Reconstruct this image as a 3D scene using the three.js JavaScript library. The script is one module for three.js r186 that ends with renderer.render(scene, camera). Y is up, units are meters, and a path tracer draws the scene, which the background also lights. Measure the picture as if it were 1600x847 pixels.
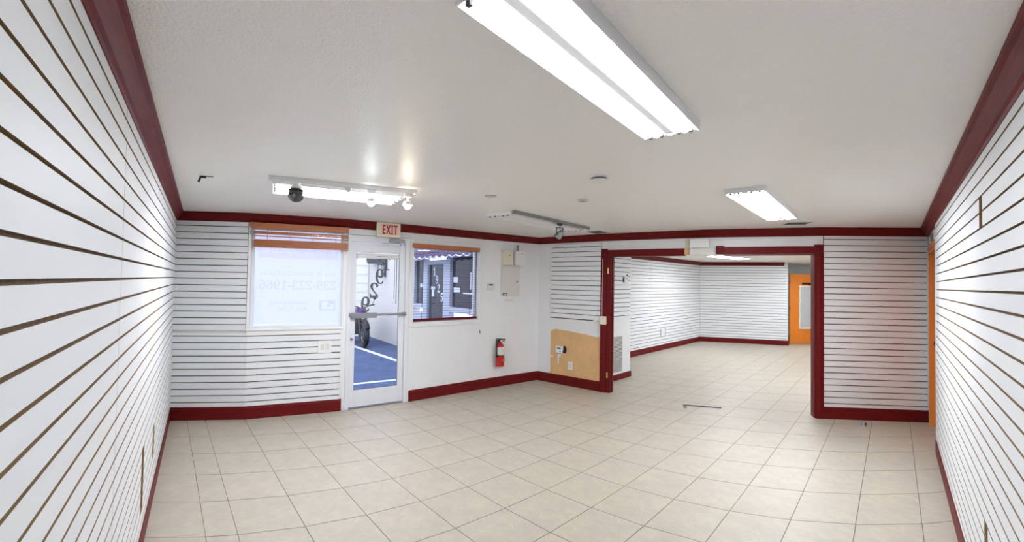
import * as THREE from 'three';
import { RoundedBoxGeometry } from 'three/addons/geometries/RoundedBoxGeometry.js';
import { TextGeometry } from 'three/addons/geometries/TextGeometry.js';
import { FontLoader } from 'three/addons/loaders/FontLoader.js';
import { mergeGeometries } from 'three/addons/utils/BufferGeometryUtils.js';
import { RectAreaLightUniformsLib } from 'three/addons/lights/RectAreaLightUniformsLib.js';

// ---------------------------------------------------------------- camera, sky, exposure
RectAreaLightUniformsLib.init();
const R = Math.PI / 180;
const scene = new THREE.Scene();
const camera = new THREE.PerspectiveCamera(63.08, 1600 / 847, 0.05, 80);
camera.position.set(0, 1.68, 0);
camera.rotation.order = 'YXZ';
camera.rotation.set(1.38 * R, 0, 0.95 * R);
scene.background = new THREE.Color().setRGB(1.25, 1.34, 1.72);        // even daylight over the courtyard
const renderer = new THREE.WebGLRenderer();
renderer.toneMapping = THREE.LinearToneMapping;
renderer.toneMappingExposure = 1.6;
renderer.shadowMap.enabled = true;
const LAMP = 11;                                                     // brightness of the fluorescent fittings
const LAMP_COLOR = new THREE.Color().setRGB(0.93, 0.985, 1.06);

// ---------------------------------------------------------------- plan of the place: [x, forward], metres, camera at the origin
const H = 2.44;
const NEAR = [0.02, -0.498], LC = [-3.976, 5.183], MC = [0.466, 7.648], RC = [5.277, 5.587];
const makePath = (nodes, closed) => {
  const n = nodes.length, segs = closed ? n : n - 1, dir = [], len = [];
  for (let k = 0; k < segs; k++) {
    const a = nodes[k], b = nodes[(k + 1) % n], l = Math.hypot(b[0] - a[0], b[1] - a[1]);
    len.push(l); dir.push([(b[0] - a[0]) / l, (b[1] - a[1]) / l]);
  }
  const nor = dir.map(([x, z]) => [z, -x]);                           // towards the room
  const mitre = nodes.map((_, k) => {
    const p = k > 0 ? nor[k - 1] : closed ? nor[segs - 1] : null, q = k < segs ? nor[k] : null;
    if (!p) return q; if (!q) return p;
    const s = 1 + p[0] * q[0] + p[1] * q[1];
    return [(p[0] + q[0]) / s, (p[1] + q[1]) / s];
  });
  return { nodes, dir, len, nor, mitre, segs, n };
};
// walls of the front room: 0 left | 1-5 window wall | 6-11 wall with the wide opening | 12 right
const ROOM = makePath([NEAR, LC, [-3.137, 5.272], [-2.147, 5.674], [-1.412, 6.147], [-0.469, 6.915], MC,
  [0.662, 7.483], [1.414, 6.874], [2.667, 6.122], [3.951, 5.689], [4.654, 5.634], RC], true);
// walls of the back room: 0 closet front | 1 closet side | 2 left | 3 far | 4 end of far wall | 5-7 the rest
const BACK = makePath([[1.36, 7.19], [2.17, 8.06], [1.62, 8.933], [5.619, 13.219], [7.846, 12.55], [8.03, 13.2], [7.95, 14.9], [13.7, 14.9], [5.75, 5.75]], false);
// neighbouring building across the parking court, and the siding wall behind the motorcycle
const YARD = makePath([[-4.55, 14.1], [-0.1, 7.9]], false);
const SIDING = makePath([[-10.5, 13.1], [-4.55, 14.1]], false);

const facet = (path, k, a, y, d = 0) => ({
  pos: new THREE.Vector3(path.nodes[k][0] + path.dir[k][0] * a + path.nor[k][0] * d, y, -(path.nodes[k][1] + path.dir[k][1] * a + path.nor[k][1] * d)),
  turn: Math.atan2(path.dir[k][1], path.dir[k][0]),
});

// ---------------------------------------------------------------- random, noise, textures
let seed = 7;
const rnd = () => ((seed = (seed * 1664525 + 1013904223) >>> 0) / 4294967296);
function noiseGrid(n, s) { const g = new Float32Array(n * n); let q = s >>> 0; for (let i = 0; i < n * n; i++) { q = (q * 1664525 + 1013904223) >>> 0; g[i] = q / 4294967296; } return g; }
function tileNoise(n, s) {                                             // periodic value noise on [0,1)
  const g = noiseGrid(n, s), f = (t) => t * t * (3 - 2 * t);
  return (u, v) => {
    const x = u * n, y = v * n, i = Math.floor(x), j = Math.floor(y), a = f(x - i), b = f(y - j);
    const at = (p, q) => g[(((q % n) + n) % n) * n + (((p % n) + n) % n)];
    return (at(i, j) * (1 - a) + at(i + 1, j) * a) * (1 - b) + (at(i, j + 1) * (1 - a) + at(i + 1, j + 1) * a) * b;
  };
}
function dataTex(w, h, fn, srgb = true) {
  const d = new Uint8Array(w * h * 4);
  for (let j = 0; j < h; j++) for (let i = 0; i < w; i++) {
    const c = fn(i / w, j / h), o = (j * w + i) * 4;
    d[o] = Math.max(0, Math.min(255, c[0])); d[o + 1] = Math.max(0, Math.min(255, c[1])); d[o + 2] = Math.max(0, Math.min(255, c[2])); d[o + 3] = 255;
  }
  const t = new THREE.DataTexture(d, w, h); t.wrapS = t.wrapT = THREE.RepeatWrapping; t.magFilter = t.minFilter = THREE.LinearFilter;
  if (srgb) t.colorSpace = THREE.SRGBColorSpace; t.needsUpdate = true; return t;
}
const n4 = tileNoise(4, 11), n8 = tileNoise(8, 22), n16 = tileNoise(16, 33), n32 = tileNoise(32, 44), n64 = tileNoise(64, 55), n128 = tileNoise(128, 66);
const fb = (u, v) => 0.4 * n4(u, v) + 0.27 * n8(u, v) + 0.18 * n16(u, v) + 0.1 * n32(u, v) + 0.05 * n64(u, v);
const rep = (t, x, y = x) => { const c = t.clone(); c.repeat.set(x, y); c.needsUpdate = true; return c; };
const T = {
  tile: [0, 1, 2].map((s) => dataTex(256, 256, (u, v) => {
    const m = fb(u + s * 0.37, v + s * 0.21), q = n32(u * 1 + 0.3 * m, v * 0.5 + s * 0.4), st = Math.max(0, n16(u * 0.5 + s * 0.3, v + m * 0.5) - 0.72) * 1.4;
    const k = 0.955 + 0.09 * (m - 0.5) * 2 * 0.6 + 0.03 * (q - 0.5) + 0.10 * st;
    return [193 * k, (183 + 2 * (m - 0.5)) * k, (166 - 5 * (m - 0.5)) * k];
  })),
  ceilingBump: dataTex(512, 512, (u, v) => { const a = n64(u, v), b = n128(u, v), c = n32(u, v); const k = 255 * Math.max(0, Math.min(1, (0.5 * a + 0.3 * c + 0.2 * b - 0.36) * 3.2)); return [k, k, k]; }, false),
  wallBump: dataTex(256, 256, (u, v) => { const k = 255 * (0.5 * n64(u, v) + 0.5 * n128(u, v)); return [k, k, k]; }, false),
  paint: dataTex(256, 256, (u, v) => { const k = 0.985 + 0.03 * (fb(u, v) - 0.5); return [239 * k, 239 * k, 239 * k]; }),
  redWood: dataTex(256, 256, (u, v) => { const g = n64(u * 0.12, v) * 0.5 + n128(u * 0.1, v + 0.02 * n8(u, v)) * 0.5, k = 0.80 + 0.4 * g; return [104 * k, 25 * k, 26 * k]; }),
  tanWood: dataTex(256, 256, (u, v) => { const g = n64(u * 0.12, v) * 0.6 + n128(u * 0.1, v) * 0.4, k = 0.8 + 0.4 * g; return [178 * k, 108 * k, 62 * k]; }),
  board: dataTex(128, 128, (u, v) => { const k = 0.88 + 0.24 * n64(u, v); return [112 * k, 92 * k, 72 * k]; }),
  asphalt: dataTex(256, 256, (u, v) => { const k = 0.72 + 0.36 * fb(u, v) + 0.2 * (n128(u, v) - 0.5); return [84 * k, 104 * k, 142 * k]; }),
  orange: dataTex(128, 128, (u, v) => { const k = 0.95 + 0.1 * fb(u, v); return [222 * k, 124 * k, 28 * k]; }),
  plaster: dataTex(256, 256, (u, v) => { const k = 0.93 + 0.14 * (fb(u, v) - 0.5) + 0.03 * n64(u, v); return [236 * k, 190 * k, 134 * k]; }),
};
const M = {};
const std = (name, o) => { const m = new THREE.MeshStandardMaterial(o); m.name = name; M[name] = m; return m; };
const phys = (name, o) => { const m = new THREE.MeshPhysicalMaterial(o); m.name = name; M[name] = m; return m; };
std('wallPaint', { map: T.paint, roughness: 0.55, bumpMap: rep(T.wallBump, 2), bumpScale: 0.0006 });
std('ceilingPaint', { color: 0xf4f2ee, roughness: 0.36, bumpMap: rep(T.ceilingBump, 2.6), bumpScale: 0.0013 });
phys('slat', { vertexColors: true, color: 0xffffff, roughness: 0.55, specularIntensity: 0.4 });
std('board', { map: rep(T.board, 2), roughness: 0.85 });
phys('red', { map: rep(T.redWood, 1, 2), roughness: 0.45, specularIntensity: 0.22 });
std('tan', { map: rep(T.tanWood, 1, 3), roughness: 0.45 });
std('grout', { color: 0x5d5344, roughness: 0.9 });
T.tile.forEach((t, i) => std('tile' + i, { map: rep(t, 1.9), roughness: 0.44 }));
std('whiteMetal', { color: 0xe9e9ea, roughness: 0.35 });
std('aluminium', { color: 0xe4e5ea, roughness: 0.32 });
std('steel', { color: 0x9a9ca0, roughness: 0.35, metalness: 0.8 });
std('white', { color: 0xeeedea, roughness: 0.4 });
std('offWhite', { color: 0xdcd9d2, roughness: 0.45 });
std('cream', { color: 0xe3dcc4, roughness: 0.45 });
std('black', { color: 0x141416, roughness: 0.4 });
std('darkGrey', { color: 0x3a3b3e, roughness: 0.45 });
std('grey', { color: 0x77787a, roughness: 0.5 });
std('rail', { color: 0x8b8b89, roughness: 0.4 });
std('reflector', { color: 0xf1f1f3, roughness: 0.5 });
std('tubeLit', { color: 0xffffff, emissive: new THREE.Color().setRGB(0.93, 0.985, 1.06), emissiveIntensity: 30, roughness: 0.4 });
std('tubeLitWeak', { color: 0xffffff, emissive: new THREE.Color().setRGB(0.93, 0.985, 1.06), emissiveIntensity: 10, roughness: 0.4 });
std('tubeLitMid', { color: 0xffffff, emissive: new THREE.Color().setRGB(0.93, 0.985, 1.06), emissiveIntensity: 19, roughness: 0.4 });
std('tubeOff', { color: 0xf0f0ee, roughness: 0.3 });
std('bulbWarm', { color: 0xfff0d8, emissive: new THREE.Color().setRGB(1, 0.86, 0.66), emissiveIntensity: 9, roughness: 0.4 });
std('bulbCool', { color: 0xf4f6ff, emissive: new THREE.Color().setRGB(0.9, 0.95, 1), emissiveIntensity: 13, roughness: 0.4 });
phys('glass', { color: 0xf4f8ff, transmission: 1, roughness: 0.02, thickness: 0, ior: 1.5 });
phys('smoked', { color: 0x1c1d22, roughness: 0.12, clearcoat: 1, clearcoatRoughness: 0.05 });
std('orange', { map: T.orange, roughness: 0.42 });
std('orangeWood', { color: 0xcf7a2c, roughness: 0.4 });
std('plaster', { map: rep(T.plaster, 1.2), roughness: 0.75 });
std('mirror', { color: 0xf2f4f5, roughness: 0.03, metalness: 1 });
std('brass', { color: 0xc7a468, roughness: 0.35, metalness: 0.7 });
std('exitRed', { color: 0xa3251f, roughness: 0.5 });
std('exitFace', { color: 0xf3cdbd, roughness: 0.45 });
std('extRed', { color: 0xb5141b, roughness: 0.22 });
std('asphalt', { map: rep(T.asphalt, 0.8), roughness: 0.9 });
std('roadPaint', { color: 0xe8ecee, roughness: 0.7 });
std('stucco', { color: 0xe2dccd, roughness: 0.8, bumpMap: rep(T.wallBump, 3), bumpScale: 0.002 });
std('sidingBoard', { color: 0xf4f1dd, roughness: 0.6 });
std('awning', { color: 0x6a5a70, roughness: 0.8 });
std('darkGlass', { color: 0x26303f, roughness: 0.08 });
std('storeFrame', { color: 0xbcc3cb, roughness: 0.5 });
std('blueSign', { color: 0x1f4fa8, roughness: 0.5 });
std('purple', { color: 0x5b2a78, roughness: 0.3 });
std('decal', { color: 0x5d6066, roughness: 0.5 });
std('decalWhite', { color: 0xe9edf0, roughness: 0.5 });
std('woodDark', { color: 0x4a2420, roughness: 0.45 });

// ---------------------------------------------------------------- helpers
function sweep(path, k0, a0, k1, a1, prof, color) {
  let area = 0; prof.forEach((p, i) => { const q = prof[(i + 1) % prof.length]; area += p[0] * q[1] - q[0] * p[1]; });
  if (area < 0) prof = prof.slice().reverse();
  const st = [];
  const add = (k, a) => {
    const nd = path.nodes[k], D = path.dir[k];
    let off = path.nor[k];
    if (Math.abs(a) < 1e-4) off = path.mitre[k]; else if (Math.abs(a - path.len[k]) < 1e-4) off = path.mitre[(k + 1) % path.n];
    st.push([nd[0] + D[0] * a, nd[1] + D[1] * a, off[0], off[1]]);
  };
  add(k0, a0); for (let k = k0 + 1; k <= k1; k++) if (!(k === k1 && Math.abs(a1) < 1e-4)) add(k, 0); add(k1, a1);
  const P = [], U = [], C = [], pt = (s, p) => [s[0] + s[2] * p[0], p[1], -(s[1] + s[3] * p[0])];
  const put = (p, u, v, c) => { P.push(...p); U.push(u, v); if (color) C.push(...c); };
  let run = 0;
  for (let i = 0; i + 1 < st.length; i++) {
    const A = st[i], B = st[i + 1], l = Math.hypot(B[0] - A[0], B[1] - A[1]); let per = 0;
    prof.forEach((p, e) => {
      const q = prof[(e + 1) % prof.length], w = Math.hypot(q[0] - p[0], q[1] - p[1]), c = color && color(e);
      const v0 = p[1] + (Math.abs(q[1] - p[1]) < 1e-6 ? 0 : 0), v1 = v0 + (Math.abs(q[1] - p[1]) < 1e-6 ? w : q[1] - p[1]);
      const a = pt(A, p), b = pt(B, p), cc = pt(B, q), d = pt(A, q);
      put(a, run, v0, c); put(b, run + l, v0, c); put(cc, run + l, v1, c); put(a, run, v0, c); put(cc, run + l, v1, c); put(d, run, v1, c); per += w;
    });
    run += l;
  }
  const tri = THREE.ShapeUtils.triangulateShape(prof.map((p) => new THREE.Vector2(p[0], p[1])), []), cc = color && color(9);
  for (const t of tri) {
    for (const i of t) put(pt(st[0], prof[i]), prof[i][0], prof[i][1], cc);
    for (const i of [t[0], t[2], t[1]]) put(pt(st[st.length - 1], prof[i]), prof[i][0], prof[i][1], cc);
  }
  const g = new THREE.BufferGeometry();
  g.setAttribute('position', new THREE.Float32BufferAttribute(P, 3)); g.setAttribute('uv', new THREE.Float32BufferAttribute(U, 2));
  if (color) g.setAttribute('color', new THREE.Float32BufferAttribute(C, 3));
  g.computeVertexNormals(); return g;
}
const rect = (y0, y1, d0, d1) => [[d0, y0], [d1, y0], [d1, y1], [d0, y1]];
const plain = (g) => { const q = g.index ? g.toNonIndexed() : g; for (const n of Object.keys(q.attributes)) if (!['position', 'normal', 'uv'].includes(n)) q.deleteAttribute(n); return q; };
const join = (...gs) => mergeGeometries(gs.flat().map(plain));
const bx = (w, h, d, x = 0, y = 0, z = 0, r = 0) => (r ? new RoundedBoxGeometry(w, h, d, 2, r) : new THREE.BoxGeometry(w, h, d)).translate(x, y, z);
const cyl = (r0, r1, h, x = 0, y = 0, z = 0, axis = 'y', n = 20) => { const g = new THREE.CylinderGeometry(r0, r1, h, n); if (axis === 'x') g.rotateZ(Math.PI / 2); if (axis === 'z') g.rotateX(Math.PI / 2); return g.translate(x, y, z); };
const lathe = (pts, n = 24) => new THREE.LatheGeometry(pts.map((p) => new THREE.Vector2(p[0], p[1])), n);
const tube = (pts, r, n = 20) => new THREE.TubeGeometry(new THREE.CatmullRomCurve3(pts.map((p) => new THREE.Vector3(...p))), n, r, 8);
const used = {};
const numbered = (name) => { const k = used[name] = (used[name] ?? -1) + 1; return k ? name + '_' + String(k).padStart(3, '0') : name; };
function mesh(name, g, m, parent) {
  const o = new THREE.Mesh(g, m); o.castShadow = o.receiveShadow = true;
  o.name = parent === scene ? numbered(name) : name; parent.add(o); return o;
}
function tag(o, label, category, group, kind) { o.userData.label = label; o.userData.category = category; if (group) o.userData.group = group; if (kind) o.userData.kind = kind; return o; }
function thing(name, label, category, pos, turn = 0, group, kind) {
  const o = new THREE.Group(); o.name = numbered(name); o.position.copy(pos); o.rotation.y = turn; scene.add(o);
  return tag(o, label, category, group, kind);
}
const onWall = (name, label, category, path, k, a, y, d = 0, group, kind) => { const f = facet(path, k, a, y, d); return thing(name, label, category, f.pos, f.turn, group, kind); };
const S = (o, label, category) => tag(o, label, category, null, 'structure');

// ---------------------------------------------------------------- walls
const WALL = 0.12, TOP = 2.52;
const wl = (k0, a0, k1, a1, y0, y1, d0 = -WALL, d1 = 0) => sweep(ROOM, k0, a0, k1, a1, rect(y0, y1, d0, d1));
const L = ROOM.len;
const wallLeft = S(mesh('wall_left', wl(0, 0, 0, L[0], 0, TOP), M.wallPaint, scene), 'long white slatwall running along the left side', 'wall');
const wallFront = S(mesh('wall_front', join(
  wl(1, 0, 1, L[1], 0, TOP),
  wl(2, 0, 2, 1.045, 0, 1.04), wl(2, 0, 2, 1.045, 2.30, TOP), wl(2, 0, 2, 0.012, 1.04, 2.30), wl(2, 1.045, 3, 0.03, 0, TOP),
  wl(3, 0.03, 3, 0.845, 2.26, TOP), wl(3, 0.845, 4, 0.045, 0, TOP),
  wl(4, 0.045, 4, 1.15, 0, 1.09), wl(4, 0.045, 4, 1.15, 2.17, TOP), wl(4, 1.15, 5, L[5], 0, TOP),
), M.wallPaint, scene), 'white street side wall with the glass door and two windows', 'wall');
const wallDivider = S(mesh('wall_divider', join(
  wl(6, 0, 8, 0.10, 0, TOP), wl(8, 0.10, 9, 1.33, 2.10, TOP), wl(9, 1.33, 11, L[11], 0, TOP),
), M.wallPaint, scene), 'white wall with the wide red framed opening to the back room', 'wall');
const wallRight = S(mesh('wall_right', join(
  wl(12, 0, 12, 0.17, 0, TOP), wl(12, 0.17, 12, 1.34, 2.14, TOP), wl(12, 1.34, 12, L[12], 0, TOP), wl(12, 0.17, 12, 1.34, 0, 2.14, -WALL, -0.1),
), M.wallPaint, scene), 'long white slatwall running along the right side', 'wall');
const bw = (k0, a0, k1, a1, y0 = 0, y1 = 2.42) => sweep(BACK, k0, a0, k1, a1, rect(y0, y1, -WALL, 0));
const B = BACK.len;
const wallCloset = S(mesh('wall_closet', bw(0, 0, 1, B[1]), M.wallPaint, scene), 'short white wall with return grille just inside the opening', 'wall');
const wallBackLeft = S(mesh('wall_back_left', bw(2, 0, 2, B[2]), M.wallPaint, scene), 'white slatwall on the left of the back room', 'wall');
const wallFar = S(mesh('wall_far', bw(3, 0, 4, B[4]), M.wallPaint, scene), 'white slatwall at the far end of the back room', 'wall');
S(mesh('wall_back_right', bw(5, 0, 7, B[7]), M.wallPaint, scene), 'plain white wall behind the orange door', 'wall');

// ---------------------------------------------------------------- slats: each its own piece, laminate face with raw board edges
const WHITE = [0.82, 0.835, 0.85], RAW = [0.34, 0.225, 0.12];
const slatTone = [WHITE, [0.81, 0.825, 0.84], [0.83, 0.84, 0.85]];
const PITCH = 0.0775, GAP = 0.0105;
function slats(parent, path, k0, a0, k1, a1, yTop, yBot, first = 0.055, o = {}) {
  mesh('backing_board', sweep(path, k0, a0, k1, a1, rect(yBot, yTop, 0.0005, 0.005)), M.board, parent);
  let y = yTop, row = 0;
  while (y > yBot + 0.02) {
    const h = row ? PITCH : first, y0 = Math.max(yBot, y - h + GAP), w = slatTone[Math.floor(rnd() * 3)];
    let runs = [[a0, a1]];
    for (const c of o.cuts || []) if (c.y1 > y0 + 0.01 && c.y0 < y - 0.01) runs = runs.flatMap(([p, q]) => (c.a0 > p && c.a1 < q ? [[p, c.a0], [c.a1, q]] : [[p, q]]));
    for (const s of o.seams || []) runs = runs.flatMap(([p, q]) => (s > p && s < q ? [[p, s - 0.002], [s + 0.002, q]] : [[p, q]]));
    for (const [p, q] of runs) mesh('slat', sweep(path, k0, p, k1, q, rect(y0, y, 0.0052, 0.0165), (e) => (e === 1 ? w : RAW)), M.slat, parent);
    y -= h; row++;
  }
}
const CB = 2.335;                                                       // underside of the crown moulding
slats(wallLeft, ROOM, 0, 0.3, 0, L[0] - 0.018, CB, 0.152, 0.055, { seams: [2.7], cuts: [{ a0: 4.53, a1: 4.66, y0: 0.36, y1: 0.59 }, { a0: 3.78, a1: 3.91, y0: 0.32, y1: 0.61 }] });
slats(wallFront, ROOM, 1, 0.018, 1, 0.828, CB, 1.05, 0.06);
slats(wallFront, ROOM, 1, 0.018, 2, 1.035, 1.02, 0.152, 0.045);
slats(wallDivider, ROOM, 7, 0.012, 7, 0.945, 2.31, 1.082, 0.06);
slats(wallDivider, ROOM, 10, 0.055, 11, L[11] - 0.03, CB, 0.152, 0.05);
slats(wallRight, ROOM, 12, 1.43, 12, L[12] - 0.3, CB, 0.152, 0.05, { seams: [6.2], cuts: [{ a0: 4.5, a1: 4.6, y0: 1.985, y1: 2.125 }, { a0: 4.58, a1: 4.68, y0: 0.36, y1: 0.59 }] });
slats(wallCloset, BACK, 0, 0.2, 0, B[0] - 0.03, 2.25, 1.055, 0.06);
slats(wallBackLeft, BACK, 2, 0.05, 2, B[2] - 0.018, 2.255, 0.14, 0.06, { seams: [2.6] });
slats(wallFar, BACK, 3, 0.018, 3, B[3] - 0.03, 2.255, 0.14, 0.06);
// unpainted drywall where the panel was taken down
{
  const f = facet(ROOM, 7, 0, 0), top = [[0.93, 0.845], [0.86, 0.83], [0.78, 0.845], [0.66, 0.86], [0.5, 0.872], [0.34, 0.888], [0.2, 0.895], [0.1, 0.905], [0.05, 0.875]];
  const sh = new THREE.Shape([[0.012, 0.152], [0.94, 0.152], ...top, [0.015, 0.87]].map((p) => new THREE.Vector2(...p)));
  const g = new THREE.ExtrudeGeometry(sh, { depth: 0.0025, bevelEnabled: false });
  const o = mesh('bare_drywall', g, M.plaster, wallDivider); o.position.copy(f.pos); o.rotation.y = f.turn;
  o.userData.label = 'bare orange tan drywall patch below the slats';
  const p = mesh('filler_smear', join(bx(0.13, 0.02, 0.001, 0.06, 0.43, 0.0032).rotateZ(0.12), bx(0.06, 0.05, 0.001, 0.19, 0.47, 0.0032), bx(0.03, 0.13, 0.001, 0.17, 0.40, 0.0032)), M.wallPaint, o);
  p.userData.label = 'smears of white filler';
  mesh('cover_strip', bx(0.12, 0.04, 0.004, 0.885, 1.108, 0.019), M.white, o);
}

// ---------------------------------------------------------------- crown moulding and baseboards
const crown = (top, base) => [[0, base], [0.02, base], [0.024, base + 0.014], [0.034, base + 0.022], [0.056, base + 0.055], [0.066, base + 0.074], [0.078, base + 0.082], [0.08, top], [0, top]];
const trim = (name, path, k0, a0, k1, a1, prof, label, cat) => S(mesh(name, sweep(path, k0, a0, k1, a1, prof), M.red, scene), label, cat);
const CR = crown(H, CB);
trim('trim_1', ROOM, 0, 0, 0, L[0], CR, 'dark red crown moulding above the left slatwall', 'crown moulding');
trim('trim_2', ROOM, 1, 0, 5, L[5], CR, 'dark red crown moulding above the door and windows', 'crown moulding');
trim('trim_3', ROOM, 6, 0, 11, L[11], CR, 'dark red crown moulding above the wide opening', 'crown moulding');
trim('trim_4', ROOM, 12, 0, 12, L[12], CR, 'dark red crown moulding above the right slatwall', 'crown moulding');
const CR2 = crown(2.36, 2.257);
trim('trim_5', BACK, 2, 0, 2, B[2], CR2, 'dark red crown moulding on the left of the back room', 'crown moulding');
trim('trim_6', BACK, 3, 0, 3, 2.225, CR2, 'dark red crown moulding on the far back room wall', 'crown moulding');
const BB = [[0, 0.0], [0.02, 0.0], [0.02, 0.122], [0.014, 0.135], [0.014, 0.145], [0.008, 0.151], [0, 0.151]];
const BB2 = BB.map(([d, y]) => [d, y * 0.92]);
trim('baseboard_left', ROOM, 0, 0, 0, L[0], BB, 'dark red baseboard along the left slatwall', 'baseboard');
trim('baseboard_front_left', ROOM, 1, 0, 2, 1.062, BB, 'dark red baseboard below the sign window', 'baseboard');
trim('baseboard_front_right', ROOM, 4, 0.005, 5, L[5], BB, 'dark red baseboard from glass door to room corner', 'baseboard');
trim('baseboard_divider_left', ROOM, 6, 0, 7, 0.94, BB, 'dark red baseboard below the bare drywall patch', 'baseboard');
trim('baseboard_divider_right', ROOM, 10, 0.05, 11, L[11], BB, 'dark red baseboard right of the wide opening', 'baseboard');
trim('baseboard_right', ROOM, 12, 1.46, 12, L[12], BB, 'dark red baseboard along the right slatwall', 'baseboard');
S(mesh('baseboard_right_end', sweep(ROOM, 12, 1.345, 12, 1.455, rect(0, 0.13, 0, 0.02)), M.darkGrey, scene), 'short dark grey baseboard piece beside the orange doorway', 'baseboard');
trim('baseboard_closet', BACK, 0, 0.0, 1, B[1] - 0.05, [[0, 0], [0.02, 0], [0.02, 0.09], [0.012, 0.1], [0, 0.1]], 'dark red baseboard under the return grille', 'baseboard');
trim('baseboard_back_left', BACK, 2, 0, 2, B[2], BB2, 'dark red baseboard on the left of the back room', 'baseboard');
trim('baseboard_far', BACK, 3, 0, 4, 0.05, BB2, 'dark red baseboard on the far back room wall', 'baseboard');

// ---------------------------------------------------------------- floor and tiles
const poly = (pts) => new THREE.Shape(pts.map(([x, z]) => new THREE.Vector2(x, z)));
function slab(pts, y, t) { const g = new THREE.ExtrudeGeometry(poly(pts), { depth: t, bevelEnabled: false }); g.rotateX(-Math.PI / 2); return g.translate(0, y, 0); }
const outer = (k) => [ROOM.nodes[k][0] - ROOM.mitre[k][0] * WALL, ROOM.nodes[k][1] - ROOM.mitre[k][1] * WALL];
const floorPts = [0, 1, 2, 3, 4, 5, 6].map(outer).concat([[0.9, 7.75], [1.3, 8.59], [5.55, 13.32], [7.8, 15.0], [13.9, 15.0], [6.1, 5.6], outer(12)]);
const floor = S(mesh('floor', slab(floorPts, -0.1, 0.098), M.grout, scene), 'beige square tile floor with dark grout lines', 'floor');
{
  // the tiling fans out from the near corner of the room, laid parallel to the walls
  const gp = (i, j) => {
    const a = (i + 0.9) * 0.46, b = (11.4 - j) * 0.46, q = Math.hypot(a, b), s = Math.atan2(a, b) - Math.PI / 4;
    return [q * (0.0343 + 0.9852 * s + 0.0248 * s * s + 0.1022 * s ** 3), -0.45 + q * (0.9398 + 0.0031 * s + 0.0884 * s * s + 0.028 * s ** 3)];
  };
  const inside = (p, P) => { let c = false; for (let i = 0, j = P.length - 1; i < P.length; j = i++) if ((P[i][1] > p[1]) !== (P[j][1] > p[1]) && p[0] < (P[j][0] - P[i][0]) * (p[1] - P[i][1]) / (P[j][1] - P[i][1]) + P[i][0]) c = !c; return c; };
  const clip = (P, c, n) => { const out = []; for (let i = 0; i < P.length; i++) { const A = P[i], Q = P[(i + 1) % P.length], da = (A[0] - c[0]) * n[0] + (A[1] - c[1]) * n[1], db = (Q[0] - c[0]) * n[0] + (Q[1] - c[1]) * n[1]; if (da >= 0) out.push(A); if ((da >= 0) !== (db >= 0)) { const t = da / (da - db); out.push([A[0] + (Q[0] - A[0]) * t, A[1] + (Q[1] - A[1]) * t]); } } return out; };
  const colsI = [-0.9, -0.45, 0.55]; for (let i = 1; i <= 34; i++) colsI.push(i);
  const rowsJ = []; for (let j = -3; j <= 13; j++) rowsJ.push(j);
  const made = [];
  for (let x = 0; x + 1 < colsI.length; x++) for (let y = 0; y + 1 < rowsJ.length; y++) {
    const i0 = colsI[x], i1 = colsI[x + 1], j0 = rowsJ[y], j1 = rowsJ[y + 1];
    if (i0 < 0.5 && j1 > 11.5) continue;
    let P = [gp(i0, j1), gp(i1, j1), gp(i1, j0), gp(i0, j0)];
    const c = P.reduce((s, p) => [s[0] + p[0] / 4, s[1] + p[1] / 4], [0, 0]);
    for (const k of [0, 1, 2, 3, 4, 5, 12]) {                          // cut where they meet the outside walls
      const A = ROOM.nodes[k], D = ROOM.dir[k], n = ROOM.nor[k];
      if (P.length > 2 && P.some((p) => { const s = (p[0] - A[0]) * D[0] + (p[1] - A[1]) * D[1]; return s > -0.02 && s < L[k] + 0.02 && Math.abs((p[0] - A[0]) * n[0] + (p[1] - A[1]) * n[1]) < 0.9; })) {
        const s = (c[0] - A[0]) * D[0] + (c[1] - A[1]) * D[1]; if (s > -0.5 && s < L[k] + 0.5) P = clip(P, [A[0] - n[0] * 0.09, A[1] - n[1] * 0.09], n);
      }
    }
    if (P.length < 3) continue;
    const m = P.reduce((s, p) => [s[0] + p[0] / P.length, s[1] + p[1] / P.length], [0, 0]);
    if (!inside(m, floorPts)) continue;
    // grout joint: pull the corners in a little
    P = P.map((p) => { const dx = m[0] - p[0], dz = m[1] - p[1], l = Math.hypot(dx, dz); const t = Math.min(0.3, 0.0038 / l); return [p[0] + dx * t, p[1] + dz * t]; });
    made.push({ P, m, d: Math.hypot(m[0], m[1]) });
  }
  const tileGeo = ({ P, m }) => {
    const pos = [], uv = [], ou = rnd() * 5, ov = rnd() * 5, y1 = 0.0, y0 = -0.004, n = P.length;
    const put = (p, y) => { pos.push(p[0], y, -p[1]); uv.push(p[0] - m[0] + ou, p[1] - m[1] + ov); };
    let area = 0; P.forEach((p, i) => { const q = P[(i + 1) % n]; area += p[0] * q[1] - q[0] * p[1]; });
    if (area < 0) P = P.slice().reverse();
    for (let i = 1; i + 1 < n; i++) { put(P[0], y1); put(P[i], y1); put(P[i + 1], y1); }
    for (let i = 0; i < n; i++) { const a = P[i], b = P[(i + 1) % n]; put(a, y0); put(b, y0); put(b, y1); put(a, y0); put(b, y1); put(a, y1); }
    const g = new THREE.BufferGeometry(); g.setAttribute('position', new THREE.Float32BufferAttribute(pos, 3)); g.setAttribute('uv', new THREE.Float32BufferAttribute(uv, 2)); g.computeVertexNormals(); return g;
  };
  made.sort((a, b) => a.d - b.d);
  const near = made.filter((t) => t.m[1] > 2.2), rest = made.filter((t) => t.m[1] <= 2.2).concat(near.splice(295));
  near.forEach((t) => mesh('tile', tileGeo(t), M['tile' + Math.floor(rnd() * 3)], floor));
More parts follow.
